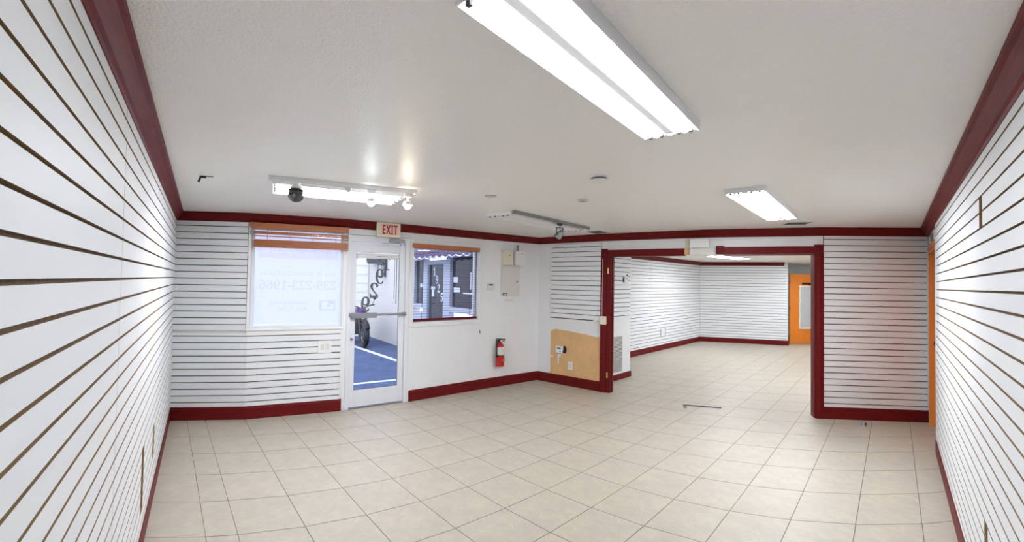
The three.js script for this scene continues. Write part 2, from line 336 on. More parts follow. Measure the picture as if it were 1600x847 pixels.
  const o = mesh('tile_field', join(rest.map(tileGeo)), M.tile0, floor); o.userData.kind = 'stuff';
}

// ---------------------------------------------------------------- ceilings
const ceilPts = [0, 1, 2, 3, 4, 5, 6, 7, 8, 9, 10, 11, 12].map(outer);
S(mesh('ceiling', slab(ceilPts, H, 0.1), M.ceilingPaint, scene), 'pale textured glossy ceiling of the front room', 'ceiling');
{
  const bp = BACK.nodes.map((n, k) => [n[0] - BACK.mitre[k][0] * 0.11, n[1] - BACK.mitre[k][1] * 0.11]);
  const d = [11, 10, 9, 8, 7].map((k) => [ROOM.nodes[k][0] - ROOM.mitre[k][0] * 0.10, ROOM.nodes[k][1] - ROOM.mitre[k][1] * 0.10]);
  S(mesh('ceiling_back', slab([...bp.slice(1), ...d, bp[0]], 2.36, 0.1), M.ceilingPaint, scene), 'white ceiling of the back room', 'ceiling');
}

// ---------------------------------------------------------------- red frame of the wide opening
{
  const g = new THREE.Group(); g.name = 'trim_7'; scene.add(g); S(g, 'dark red wooden frame around the wide opening', 'door frame');
  const sw = (n, k0, a0, k1, a1, y0, y1, d0, d1, m = M.red) => mesh(n, sweep(ROOM, k0, a0, k1, a1, rect(y0, y1, d0, d1)), m, g);
  sw('casing', 7, 0.946, 8, 0.07, 0, 2.1, 0.0005, 0.026); sw('jamb', 8, 0.072, 8, 0.135, 0, 2.1, -0.15, 0.012);
  sw('jamb_stop', 8, 0.1355, 8, 0.15, 0, 2.1, -0.09, -0.05);
  sw('casing', 9, 1.322, 10, 0.05, 0, 2.11, 0.0005, 0.026); sw('jamb', 9, 1.305, 9, 1.3215, 0, 2.1, -0.13, 0.012);
  sw('head_casing', 8, 0.08, 8, 1.2, 2.1, 2.192, 0.0005, 0.024); sw('head_casing', 9, 0.24, 9, 1.318, 2.105, 2.2, 0.0005, 0.024);
  sw('head_jamb', 8, 0.136, 8, 1.2, 2.09, 2.0995, -0.13, 0.012); sw('head_jamb', 9, 0.24, 9, 1.304, 2.09, 2.0995, -0.13, 0.012);
  for (const [k, a, y] of [[8, 0.03, 2.153], [9, 0.195, 2.16], [9, 1.352, 2.167]]) {
    const f = facet(ROOM, k, a, y, 0.017), o = mesh('corner_block', bx(0.098, 0.112, 0.03, 0, 0, 0, 0.004), M.red, g); o.position.copy(f.pos); o.rotation.y = f.turn;
    mesh('rosette', join(new THREE.TorusGeometry(0.032, 0.006, 8, 24).translate(0, 0, 0.016), cyl(0.016, 0.016, 0.008, 0, 0, 0.017, 'z')), M.red, o);
  }
  for (const y of [1.87, 0.27]) { const f = facet(ROOM, 8, 0.088, y, 0.0125), o = mesh('hinge_plate', bx(0.026, 0.09, 0.003), M.brass, g); o.position.copy(f.pos); o.rotation.y = f.turn; }
}

// ---------------------------------------------------------------- window 1 with the sign
{
  const w = onWall('window_1', 'white framed shop window with the large sign', 'window', ROOM, 2, 0, 0, 0, null, 'structure');
  const x0 = 0.014, x1 = 1.043, y0 = 1.042, y1 = 2.298;
  mesh('window_frame', join(bx(0.03, y1 - y0, 0.05, x0 + 0.015, (y0 + y1) / 2, -0.075), bx(0.03, y1 - y0, 0.05, x1 - 0.015, (y0 + y1) / 2, -0.075), bx(x1 - x0 - 0.06, 0.05, 0.05, (x0 + x1) / 2, y0 + 0.025, -0.075), bx(x1 - x0 - 0.06, 0.04, 0.05, (x0 + x1) / 2, y1 - 0.02, -0.075)), M.aluminium, w);
  mesh('pane', new THREE.PlaneGeometry(x1 - x0 - 0.06, y1 - y0 - 0.09).translate((x0 + x1) / 2, (y0 + y1) / 2 + 0.005, -0.078), M.glass, w);
  mesh('window_sill', bx(1.075, 0.026, 0.085, 0.522, 1.056, -0.005, 0.006), M.white, w);
  mesh('apron', bx(1.06, 0.04, 0.018, 0.524, 1.021, 0.0095), M.white, w);
  mesh('side_casing', bx(0.028, 1.23, 0.016, 0.0, 1.685, 0.009), M.white, w);
  // sign sheet on the outside of the pane, printed on its street side
  const c = document.createElement('canvas'); c.width = 1024; c.height = 1200; const x = c.getContext('2d');
  x.fillStyle = '#fbfbff'; x.fillRect(0, 0, 1024, 1200);
  x.fillStyle = '#f7f1f4'; x.fillRect(30, 20, 964, 330);
  x.fillStyle = '#fbf8fc'; x.font = 'bold 215px sans-serif'; x.textAlign = 'center'; x.textBaseline = 'middle';
  x.fillText('FOR SALE', 512, 210, 900);
  x.fillStyle = '#f3f3fb'; x.font = 'bold 88px serif'; x.fillText('Ana M. Ramos de Cortes', 512, 545, 930);
  x.fillStyle = '#eeeef8'; x.font = 'bold 170px serif'; x.fillText('239-223-1966', 512, 700, 930);
  x.fillStyle = '#f0f1f9'; x.font = 'bold 62px sans-serif'; x.fillText('DOWNING FRYE', 620, 935, 620); x.fillText('REALTY, INC.', 590, 1012, 500);
  x.strokeStyle = '#eaebf5'; x.lineWidth = 16; x.strokeRect(60, 910, 190, 120); x.fillStyle = '#eaebf5'; x.fillRect(60, 910, 80, 40); x.fillRect(222, 910, 28, 120); x.fillRect(110, 960, 45, 30);
  const t = new THREE.CanvasTexture(c); t.colorSpace = THREE.SRGBColorSpace;
  const sm = phys('signSheet', { map: t, transmission: 0.62, roughness: 0.95, thickness: 0 });
  const s = onWall('sale_sign', 'white for sale sheet in the left window, seen mirrored from behind', 'sign', ROOM, 2, 0.53, 1.118, -0.084);
  const sg = new THREE.PlaneGeometry(0.965, 1.135).rotateY(Math.PI).translate(0, 0.5675, 0);
  mesh('sheet', sg, sm, s);
}
// ---------------------------------------------------------------- window 2
{
  const w = onWall('window_2', 'white framed window right of the glass door', 'window', ROOM, 4, 0, 0, 0, null, 'structure');
  const x0 = 0.047, x1 = 1.148, y0 = 1.092, y1 = 2.168;
  mesh('window_frame', join(bx(0.03, y1 - y0, 0.05, x0 + 0.015, (y0 + y1) / 2, -0.09), bx(0.03, y1 - y0, 0.05, x1 - 0.015, (y0 + y1) / 2, -0.09), bx(x1 - x0 - 0.06, 0.03, 0.05, (x0 + x1) / 2, y0 + 0.015, -0.09), bx(x1 - x0 - 0.06, 0.03, 0.05, (x0 + x1) / 2, y1 - 0.015, -0.09)), M.aluminium, w);
  mesh('pane', new THREE.PlaneGeometry(x1 - x0 - 0.06, y1 - y0 - 0.06).translate((x0 + x1) / 2, (y0 + y1) / 2, -0.092), M.glass, w);
  mesh('casing', bx(0.055, 1.23, 0.014, 0.016, 1.635, 0.0075, 0.003), M.wallPaint, w); mesh('casing', bx(0.066, 1.23, 0.014, 1.183, 1.635, 0.0075, 0.003), M.wallPaint, w);
  mesh('casing', bx(1.1, 0.07, 0.014, 0.597, 1.055, 0.0075, 0.003), M.wallPaint, w); mesh('casing', bx(1.1, 0.075, 0.014, 0.597, 2.21, 0.0075, 0.003), M.wallPaint, w);
}
// ---------------------------------------------------------------- glass entrance door
const font = await new FontLoader().loadAsync('fonts/droid/droid_sans_bold.typeface.json');
const serif = await new FontLoader().loadAsync('fonts/droid/droid_serif_bold.typeface.json');
const text = (s, size, depth, f = font) => { const g = new TextGeometry(s, { font: f, size, depth, curveSegments: 5 }); g.computeBoundingBox(); const b = g.boundingBox; return g.translate(-(b.min.x + b.max.x) / 2, -(b.min.y + b.max.y) / 2, 0); };
{
  const d = onWall('door_1', 'white framed glass entrance door with push bar', 'door', ROOM, 3, 0, 0, 0, null, 'structure');
  mesh('frame', join(bx(0.05, 2.255, 0.14, 0.055, 1.1275, -0.055, 0.003), bx(0.045, 2.255, 0.14, 0.8225, 1.1275, -0.055, 0.003), bx(0.72, 0.085, 0.14, 0.4395, 2.2125, -0.055, 0.003)), M.aluminium, d);
  const leaf = mesh('leaf', join(bx(0.062, 2.14, 0.045, 0.113, 1.09, -0.03, 0.004), bx(0.078, 2.14, 0.045, 0.759, 1.09, -0.03, 0.004), bx(0.576, 0.125, 0.045, 0.432, 2.095, -0.03, 0.004), bx(0.576, 0.215, 0.045, 0.432, 0.1275, -0.03, 0.004)), M.aluminium, d);
  const glass = mesh('pane', new THREE.PlaneGeometry(0.576, 1.8).translate(0.432, 1.134, -0.03), M.glass, d);
  mesh('glazing_bead', join(bx(0.006, 1.8, 0.006, 0.717, 1.134, -0.024), bx(0.576, 0.006, 0.006, 0.432, 0.238, -0.024)), M.darkGrey, leaf);
  // house number stuck on the street side, so it reads mirrored from indoors
  for (const [ch, px, py, sz] of [['1', 0.548, 1.905, 0.2], ['9', 0.458, 1.72, 0.2], ['2', 0.386, 1.535, 0.2], ['9', 0.277, 1.35, 0.2]]) mesh('digit', text(ch, sz, 0.001, serif).scale(0.85, 1, 1).rotateY(Math.PI).translate(px, py, -0.034), M.decal, glass).userData.label = 'grey house number digit';
  mesh('push_bar', join(cyl(0.016, 0.016, 0.72, 0.436, 1.215, 0.04, 'x'), bx(0.06, 0.045, 0.05, 0.09, 1.215, 0.02, 0.008), bx(0.05, 0.045, 0.05, 0.785, 1.215, 0.02, 0.008), bx(0.33, 0.07, 0.03, 0.245, 1.207, 0.04, 0.006)), M.steel, d).userData.label = 'grey metal push bar';
  mesh('lock', join(cyl(0.018, 0.018, 0.012, 0.105, 0.9, -0.003, 'z'), bx(0.006, 0.022, 0.012, 0.105, 0.9, 0.006)), M.steel, leaf);
  mesh('closer', join(bx(0.2, 0.045, 0.05, 0.66, 2.205, 0.045, 0.006), bx(0.2, 0.012, 0.02, 0.6, 2.15, 0.075).rotateZ(0.02), bx(0.02, 0.06, 0.02, 0.70, 2.17, 0.075)), M.steel, d).userData.label = 'metal door closer';
  mesh('threshold', bx(0.72, 0.012, 0.14, 0.44, 0.006, -0.055), M.steel, d);
  mesh('blind_stack', join(bx(0.55, 0.03, 0.03, 0.43, 2.005, 0.005, 0.003), bx(0.545, 0.028, 0.026, 0.43, 1.97, 0.005)), M.offWhite, d).userData.label = 'raised white mini blind';
  mesh('blind_wand', join(cyl(0.006, 0.006, 0.62, 0.672, 1.66, 0.012), cyl(0.004, 0.004, 0.55, 0.645, 1.69, 0.012)), M.grey, d);
}
// ---------------------------------------------------------------- blinds
{
  const b = onWall('wood_blind', 'raised tan wooden blind with sagging slats above the sign window', 'blind', ROOM, 2, 0.55, 2.04, 0.035);
  mesh('valance', bx(1.1, 0.066, 0.014, 0.003, 0.262, 0.028, 0.003), M.tan, b);
  mesh('headrail', bx(1.08, 0.04, 0.045, 0.003, 0.262, -0.004), M.tan, b);
  [[0.188, 0.003, 1.055], [0.168, -0.002, 1.055], [0.135, -0.007, 1.05]].forEach(([y, r, w], i) => mesh('slat', bx(w, 0.016 - i * 0.003, 0.05, 0.02, y, 0.012).rotateZ(r), M.tan, b));
  mesh('slat_stack', join([0, 1, 2, 3, 4, 5, 6].map((k) => bx(1.05 + 0.006 * Math.sin(k * 4), 0.0085, 0.05, 0.022, 0.028 + k * 0.0104, 0.012 + 0.002 * Math.cos(k * 3)))), M.tan, b);
  mesh('bottom_rail', bx(1.052, 0.02, 0.05, 0.022, 0.012, 0.013, 0.004), M.tan, b);
  for (const x of [-0.36, -0.11, 0.14, 0.4]) mesh('ladder_tape', bx(0.006, 0.225, 0.004, x, 0.118, 0.04), M.tan, b);
  mesh('bracket', bx(0.05, 0.04, 0.03, -0.52, 0.175, 0.0, 0.004), M.steel, b);
  const c = onWall('wood_blind', 'dark open slat wooden blind with tan valance in the window right of the door', 'blind', ROOM, 4, 0.585, 1.1, -0.005);
  mesh('valance', bx(1.135, 0.064, 0.014, -0.01, 1.06, 0.04, 0.003), M.tan, c);
  mesh('headrail', bx(1.06, 0.035, 0.045, 0.005, 1.045, -0.012), M.woodDark, c);
  for (let k = 0; k < 25; k++) mesh('slat', bx(1.06, 0.0025, 0.042, 0.005, 0.06 + k * 0.0385, -0.02), M.woodDark, c);
  mesh('bottom_rail', bx(1.075, 0.03, 0.045, 0.005, 0.018, -0.014, 0.004), M.red, c);
  for (const x of [-0.4, 0.41]) mesh('ladder_cord', cyl(0.003, 0.003, 1.0, x, 0.53, 0.003), M.woodDark, c);
  mesh('lift_cord', cyl(0.005, 0.005, 0.97, 0.515, 0.545, 0.01), M.darkGrey, c);
}

// ---------------------------------------------------------------- things on the window wall
{
  const e = onWall('exit_sign', 'cream exit sign with red letters above the glass door', 'exit sign', ROOM, 3, 0.527, 2.243, 0.08);
  mesh('housing', bx(0.315, 0.19, 0.05, 0, 0.097, 0.0, 0.006), M.cream, e);
  mesh('face', bx(0.235, 0.15, 0.003, 0.018, 0.1, 0.0262), M.exitFace, e);
  ['E', 'X', 'I', 'T'].forEach((c, i) => { const g = text(c, 0.115, 0.003); const b = g.boundingBox; g.scale(0.045 / 0.075 * (c === 'I' ? 0.9 : 1), 1.1, 1); mesh('letter', g.translate(0.018 + [-0.085, -0.028, 0.022, 0.072][i], 0.1, 0.0275), M.exitRed, e); });
  mesh('mounting_canopy', bx(0.12, 0.06, 0.05, -0.06, 0.165, -0.0505), M.cream, e);

  const th = onWall('wall_thermostat', 'small white wall thermostat with dark display beside the breaker panel', 'thermostat', ROOM, 5, 0.162, 1.535, 0.0);
  mesh('body', bx(0.13, 0.11, 0.025, 0, 0.055, 0.013, 0.005), M.offWhite, th); mesh('display', bx(0.07, 0.022, 0.002, -0.005, 0.088, 0.0265), M.darkGrey, th);

  const p = onWall('breaker_panel', 'white breaker panel door between window and corner', 'electrical panel', ROOM, 5, 0.555, 1.44);
  mesh('box', bx(0.375, 0.49, 0.02, 0, 0.246, 0.0105, 0.003), M.offWhite, p);
  mesh('door', bx(0.28, 0.44, 0.008, -0.035, 0.246, 0.0247, 0.002), M.offWhite, p); mesh('latch', bx(0.016, 0.03, 0.012, 0.13, 0.24, 0.0267), M.grey, p);
  const lb = mesh('rating_label', bx(0.085, 0.036, 0.002, -0.12, 0.035, 0.03), M.black, p); mesh('label_print', bx(0.055, 0.016, 0.001, -0.115, 0.033, 0.0316), M.white, lb);
  const b1 = onWall('junction_box', 'cream metal box above the breaker panel, left of the pair', 'electrical box', ROOM, 5, 0.468, 1.947);
  mesh('box', bx(0.19, 0.235, 0.07, 0, 0.118, 0.0355, 0.005), M.cream, b1); mesh('lock', cyl(0.008, 0.008, 0.006, 0.03, 0.16, 0.0735, 'z'), M.grey, b1);
  const b2 = onWall('junction_box', 'white metal box with conduit above the breaker panel, right of the pair', 'electrical box', ROOM, 5, 0.695, 1.947);
  mesh('box', bx(0.2, 0.24, 0.1, 0, 0.12, 0.0505, 0.005), M.white, b2); mesh('conduit', cyl(0.011, 0.011, 0.1, -0.01, 0.288, 0.035), M.grey, b2); mesh('lock', cyl(0.008, 0.008, 0.006, 0.03, 0.19, 0.1035, 'z'), M.grey, b2);
  const pl = onWall('paper_label', 'small off white strip stuck below the breaker panel', 'label', ROOM, 5, 0.54, 1.36);
  mesh('strip', bx(0.18, 0.03, 0.003, 0, 0.015, 0.002), M.offWhite, pl);

  const x = onWall('fire_extinguisher', 'red fire extinguisher hanging low on the white wall', 'fire extinguisher', ROOM, 5, 0.315, 0.335, 0.085);
  mesh('cylinder', lathe([[0, 0], [0.058, 0], [0.066, 0.008], [0.066, 0.3], [0.06, 0.33], [0.04, 0.355], [0.026, 0.365], [0.026, 0.38], [0, 0.38]]), M.extRed, x);
  mesh('label', cyl(0.0668, 0.0668, 0.125, 0, 0.245, 0), M.offWhite, x).userData.label = 'white instruction label';
  mesh('inspection_tag', bx(0.04, 0.05, 0.002, 0.03, 0.105, 0.067).rotateY(0), M.brass, x);
  mesh('valve', join(cyl(0.02, 0.022, 0.05, 0, 0.4, 0), bx(0.02, 0.016, 0.12, 0, 0.43, 0.03).rotateY(0.6), bx(0.02, 0.012, 0.1, 0.0, 0.4, 0.03).rotateY(0.6)), M.darkGrey, x);
  mesh('gauge', cyl(0.016, 0.016, 0.01, 0, 0.405, 0.026, 'z'), M.white, x);
  mesh('hose', tube([[-0.02, 0.41, 0.01], [-0.065, 0.4, 0.02], [-0.085, 0.33, 0.02], [-0.084, 0.22, 0.02], [-0.078, 0.15, 0.02]], 0.011), M.black, x);
  mesh('strap', cyl(0.0675, 0.0675, 0.014, 0, 0.175, 0), M.black, x);
  mesh('wall_bracket', bx(0.05, 0.42, 0.012, 0, 0.22, -0.076), M.grey, x);

  const k = onWall('wall_hook', 'tiny grey hook on the wall below the right window', 'hook', ROOM, 4, 1.19, 0.87);
  mesh('plate', bx(0.018, 0.05, 0.004, 0, 0.025, 0.0025), M.steel, k); mesh('prong', tube([[0, 0.012, 0.003], [0, 0.008, 0.02], [0, 0.022, 0.026]], 0.004, 8), M.steel, k);

  const s = onWall('wall_plate', 'white blank switch plate on the slats below the sign window', 'wall plate', ROOM, 2, 0.855, 0.745, 0.0165);
  mesh('plate', bx(0.155, 0.155, 0.014, 0, 0.078, 0.0075, 0.004), M.white, s); mesh('rocker', bx(0.035, 0.07, 0.006, -0.03, 0.078, 0.0165, 0.002), M.offWhite, s); mesh('rocker', bx(0.035, 0.07, 0.006, 0.03, 0.078, 0.0165, 0.002), M.offWhite, s);
  const v = onWall('surface_raceway', 'white surface cover plate right of the door frame', 'cover plate', ROOM, 4, 0.013, 0.86);
  mesh('cover', bx(0.04, 0.045, 0.008, 0, 0.022, 0.0045, 0.002), M.white, v);
}
// ---------------------------------------------------------------- things on the wall with the opening
{
  const t = onWall('loose_thermostat', 'white thermostat hanging crooked from a hole in the bare drywall', 'thermostat', ROOM, 7, 0.2, 0.51, 0.003);
  mesh('body', bx(0.135, 0.115, 0.03, 0, 0.06, 0.02, 0.006).rotateZ(-0.06), M.white, t);
  mesh('display', bx(0.07, 0.035, 0.002, -0.002, 0.082, 0.036).rotateZ(-0.06), M.steel, t); mesh('button', bx(0.016, 0.012, 0.002, 0.028, 0.03, 0.036), M.grey, t);
  mesh('wire', tube([[0.06, 0.05, 0.02], [0.07, 0.03, 0.02], [0.05, 0.0, 0.02], [0.03, 0.005, 0.025]], 0.004, 10), M.black, t);
  const hole = mesh('wall_hole', new THREE.CircleGeometry(0.05, 18).scale(0.8, 1.25, 1), M.black, wallDivider); const f = facet(ROOM, 7, 0.292, 0.575, 0.004); hole.position.copy(f.pos); hole.rotation.y = f.turn; hole.userData.label = 'dark hole cut in the drywall';
  const o = onWall('outlet', 'white electrical outlet on the bare drywall patch', 'outlet', ROOM, 7, 0.405, 0.262, 0.003);
  mesh('plate', bx(0.085, 0.128, 0.006, 0, 0.064, 0.0035, 0.002), M.white, o); for (const y of [0.042, 0.086]) mesh('socket', cyl(0.016, 0.016, 0.003, 0, y, 0.0077, 'z'), M.offWhite, o);
  const b = onWall('cable_box', 'cream box screwed on the left post of the opening', 'electrical box', ROOM, 8, 0.028, 1.043, 0.0265);
  mesh('cover', bx(0.1, 0.125, 0.03, 0, 0.063, 0.0155, 0.004), M.cream, b); mesh('screw', cyl(0.005, 0.005, 0.003, 0, 0.1, 0.032, 'z'), M.grey, b);
  mesh('cable', tube([[-0.02, 0.125, 0.012], [-0.022, 0.4, 0.008], [-0.018, 0.8, 0.006], [-0.02, 1.02, 0.006]], 0.0035, 14), M.offWhite, b);
  const e = onWall('emergency_light', 'white box and back plate over the gap in the red header', 'emergency light', ROOM, 8, 1.41, 2.092, 0.0);
  mesh('back_plate', bx(0.31, 0.095, 0.05, 0.02, 0.048, 0.026, 0.004), M.offWhite, e); mesh('housing', bx(0.25, 0.125, 0.085, -0.005, 0.161, 0.044, 0.008), M.white, e);
  mesh('cover_panel', bx(0.12, 0.1, 0.006, 0.05, 0.163, 0.089, 0.002), M.white, e); mesh('screw', cyl(0.006, 0.006, 0.004, -0.08, 0.092, 0.053, 'z'), M.grey, e);
  const p = onWall('bare_patch', 'torn bare strip beside the white box in the header', 'patch', ROOM, 8, 1.243, 2.1, 0.0);
  mesh('board', bx(0.06, 0.09, 0.01, -0.01, 0.046, 0.006), M.plaster, p); mesh('torn_paper', bx(0.05, 0.11, 0.006, -0.008, 0.15, 0.004), M.cream, p);
  const fl = onWall('return_grille', 'white louvred return air grille inside the opening', 'grille', BACK, 0, 0.71, 0.105);
  mesh('frame', join(bx(0.4, 0.025, 0.015, 0, 0.013, 0.008), bx(0.4, 0.025, 0.015, 0, 0.665, 0.008), bx(0.025, 0.627, 0.015, -0.1875, 0.339, 0.008), bx(0.025, 0.627, 0.015, 0.1875, 0.339, 0.008)), M.white, fl);
  mesh('backing', bx(0.35, 0.627, 0.002, 0, 0.339, 0.0025), M.grey, fl);
  for (let k = 0; k < 26; k++) mesh('louvre', bx(0.348, 0.021, 0.002).rotateX(0.6).translate(0, 0.037 + k * 0.0242, 0.011), M.white, fl);
  const c = onWall('door_chime', 'small white sensor on the slats inside the opening', 'sensor', BACK, 0, 0.94, 1.7, 0.0165);
  mesh('body', bx(0.13, 0.11, 0.03, 0.01, 0.055, 0.016, 0.004), M.white, c); mesh('side', bx(0.02, 0.08, 0.02, -0.065, 0.045, 0.0105), M.darkGrey, c); mesh('eye', cyl(0.012, 0.012, 0.006, 0.01, 0.06, 0.033, 'z'), M.darkGrey, c); mesh('knob', bx(0.02, 0.03, 0.02, 0.065, 0.125, 0.0105), M.darkGrey, c);
  const bo = onWall('outlet', 'white double outlet low on the back room slats', 'outlet', BACK, 2, 3.31, 0.36, 0.0165);
  mesh('plate', bx(0.2, 0.17, 0.008, 0, 0.085, 0.0045, 0.002), M.white, bo); for (const x of [-0.13, 0.13]) mesh('cut_edge', bx(0.03, 0.2, 0.006, x, 0.085, 0.0035), M.grey, bo); for (const x of [-0.045, 0.045]) mesh('socket', bx(0.035, 0.1, 0.004, x, 0.085, 0.0102), M.offWhite, bo);
}

// ---------------------------------------------------------------- doors in orange
{
  const d = onWall('door_2', 'orange painted doorway in the right slatwall', 'door', ROOM, 12, 0.17, 0, 0, null, 'structure');
  const w = 1.17;
  mesh('leaf', bx(w - 0.09, 2.08, 0.035, w / 2, 1.045, -0.075), M.orange, d);
  mesh('jamb', join(bx(0.03, 2.13, 0.11, 0.016, 1.065, -0.042), bx(0.03, 2.13, 0.11, w - 0.016, 1.065, -0.042), bx(w - 0.064, 0.03, 0.11, w / 2, 2.118, -0.042)), M.orangeWood, d);
  mesh('casing', join(bx(0.045, 2.15, 0.014, -0.024, 1.075, 0.0075), bx(0.045, 2.15, 0.014, w + 0.024, 1.075, 0.0075)), M.white, d); mesh('head_casing', bx(w + 0.12, 0.06, 0.016, w / 2, 2.168, 0.0085), M.orangeWood, d);
  mesh('knob', join(cyl(0.012, 0.012, 0.05, w - 0.1, 1.1, -0.035, 'z'), new THREE.SphereGeometry(0.03, 16, 12).translate(w - 0.1, 1.1, -0.005)), M.black, d);
  const s = onWall('wall_sensor', 'tiny grey sensor above the orange doorway on the right', 'sensor', ROOM, 12, 0.82, 2.215);
  mesh('body', bx(0.07, 0.09, 0.02, 0, 0.045, 0.0105, 0.004), M.grey, s); mesh('lens', bx(0.03, 0.03, 0.006, 0, 0.055, 0.0225), M.darkGrey, s);

  const a = [8.114, 12.89], b = [9.06, 12.99], turn = Math.atan2(b[1] - a[1], b[0] - a[0]);
  const o = thing('orange_door', 'orange door leaf with narrow mirror at the end of the back room', 'door', new THREE.Vector3(a[0], 0, -a[1]), turn);
  mesh('leaf', bx(0.92, 2.03, 0.04, 0.47, 1.025, -0.021, 0.003), M.orange, o);
  const mf = mesh('mirror_frame', join(bx(0.44, 0.04, 0.02, 0.505, 0.46, 0.0105), bx(0.44, 0.03, 0.02, 0.505, 1.69, 0.0105), bx(0.03, 1.2, 0.02, 0.3, 1.075, 0.0105), bx(0.03, 1.2, 0.02, 0.71, 1.075, 0.0105)), M.cream, o); mesh('mirror', bx(0.38, 1.195, 0.006, 0.505, 1.0775, 0.0065), M.mirror, mf);
  mesh('hanging_rail', join(bx(0.27, 0.055, 0.02, 0.515, 1.765, 0.011), bx(0.06, 0.04, 0.03, 0.62, 1.745, 0.02)), M.black, o);
  for (const y of [0.25, 1.05, 1.8]) mesh('hinge', cyl(0.012, 0.012, 0.1, -0.004, y, 0.004), M.darkGrey, o);
}

// ---------------------------------------------------------------- fluorescent fittings
function fitting(label, c, dirPlan, len, wid, y, lit, group) {
  const t = Math.atan2(dirPlan[1], dirPlan[0]);
  const o = thing('ceiling_light', label, 'ceiling light', new THREE.Vector3(c[0], y, -c[1]), t, group);      // base: the side against the ceiling
  const hgt = 0.05, yb = -hgt;
  mesh('housing', join(bx(len, 0.012, wid, 0, -0.0065, 0), bx(len, 0.03, 0.006, 0, -0.0275, wid / 2 - 0.003), bx(len, 0.03, 0.006, 0, -0.0275, -wid / 2 + 0.003)), M.whiteMetal, o);
  const sc = new THREE.Shape(); sc.moveTo(-wid / 2, 0); sc.lineTo(wid / 2, 0); sc.lineTo(wid / 2, yb + 0.006);
  for (let k = 0; k < 4; k++) { const x1 = wid / 2 - (wid / 4) * (k + 1), xm = x1 + wid / 8; sc.quadraticCurveTo(xm, yb + 0.022, x1, yb + 0.004); }
  sc.lineTo(-wid / 2, 0);
  for (const s of [-1, 1]) {
    const g = new THREE.ExtrudeGeometry(sc, { depth: 0.006, bevelEnabled: false }).rotateY(Math.PI / 2).translate(s * (len / 2 + 0.003) - 0.003, -0.0005, 0);
    const e = mesh('end_plate', g, M.whiteMetal, o);
    for (const z of [-0.36, -0.16, 0.16, 0.36]) mesh('lamp_holder', bx(0.014, 0.03, 0.016, s * (len / 2 - 0.010), -0.033, z * wid, 0.002), M.darkGrey, e);
  }
  mesh('ballast_cover', bx(len - 0.03, 0.026, wid * 0.15, 0, -0.026, 0, 0.004), M.reflector, o);
  for (const z of [-0.36, -0.16, 0.16, 0.36]) mesh('lamp_tube', cyl(Math.min(0.014, wid * 0.045), Math.min(0.014, wid * 0.045), len - 0.05, 0, -0.034, z * wid, 'x', 12), lit ? (lit < LAMP * 0.5 ? M.tubeLitWeak : lit < LAMP ? M.tubeLitMid : M.tubeLit) : M.tubeOff, o);
  if (lit) for (const s of [-1, 1]) {
    const l = new THREE.RectAreaLight(LAMP_COLOR, lit, len - 0.06, wid * 0.34); l.name = 'fluorescent_glow'; l.position.set(0, -0.0515, s * wid * 0.26); l.rotation.x = -Math.PI / 2; o.add(l);
  }
  return o;
}
fitting('large lit fluorescent fitting overhead, nearest of all', [0.35, 1.585], [0.61, 0.79], 1.32, 0.265, H, LAMP * 0.36);
fitting('lit fluorescent fitting above the glass door, behind the dome camera', [-1.50, 3.79], [0.879, 0.477], 1.0, 0.47, H, LAMP);
fitting('unlit white fluorescent fitting beside the grey track near the room corner', [0.334, 5.475], [0.612, 0.79], 1.61, 0.35, H, 0);
fitting('lit fluorescent fitting on the ceiling in front of the wide opening', [2.353, 4.086], [0.637, 0.771], 1.75, 0.285, H, LAMP);
fitting('lit fluorescent fitting seen through the opening in the back room', [5.05, 10.25], [0.77, 0.64], 1.55, 0.34, 2.36, LAMP * 0.95);
fitting('lit fluorescent fitting in the back room above the orange door', [8.3, 10.9], [0.75, 0.66], 1.7, 0.34, 2.36, LAMP * 0.95);
fitting('added unseen fluorescent fitting that brightens the back room, nearest the opening', [4.9, 7.6], [0.75, 0.66], 1.7, 0.34, 2.36, LAMP * 0.95);  // extra fitting out of view, added to raise the back room brightness

// ---------------------------------------------------------------- track lights and small ceiling things
function rail(label, a, b, m) {
  const l = Math.hypot(b[0] - a[0], b[1] - a[1]), t = Math.atan2(b[1] - a[1], b[0] - a[0]);
  const o = thing('track_rail', label, 'lighting track', new THREE.Vector3((a[0] + b[0]) / 2, H, -(a[1] + b[1]) / 2), t);
  mesh('rail', join(bx(l, 0.01, 0.035, 0, -0.006, 0), bx(l, 0.022, 0.008, 0, -0.022, 0.0135), bx(l, 0.022, 0.008, 0, -0.022, -0.0135)), m, o); for (const s of [-1, 1]) mesh('end_cap', bx(0.02, 0.036, 0.038, s * (l / 2 + 0.0105), -0.0185, 0, 0.003), m, o);
  return o;
}
rail('white lighting track in front of the lit fitting by the door', [-1.80, 3.27], [-0.84, 3.71], M.whiteMetal);
rail('grey lighting track along the unlit fitting', [0.02, 4.69], [1.02, 5.97], M.rail);
{
  const d = thing('dome_camera', 'dark smoked dome security camera on white mount', 'security camera', new THREE.Vector3(-1.648, 2.405, -3.335));
  mesh('mount', join(cyl(0.03, 0.03, 0.03, 0, -0.0175, 0), cyl(0.045, 0.04, 0.016, 0, -0.04, 0)), M.white, d);
  mesh('collar', lathe([[0.034, -0.047], [0.05, -0.052], [0.056, -0.066], [0.05, -0.07]]), M.black, d);
  mesh('dome', new THREE.SphereGeometry(0.057, 28, 20, 0, Math.PI * 2, Math.PI * 0.2, Math.PI * 0.8).translate(0, -0.096, 0), M.smoked, d);
  mesh('lens', cyl(0.012, 0.012, 0.01, 0.012, -0.108, 0.053, 'z'), M.steel, d);
}
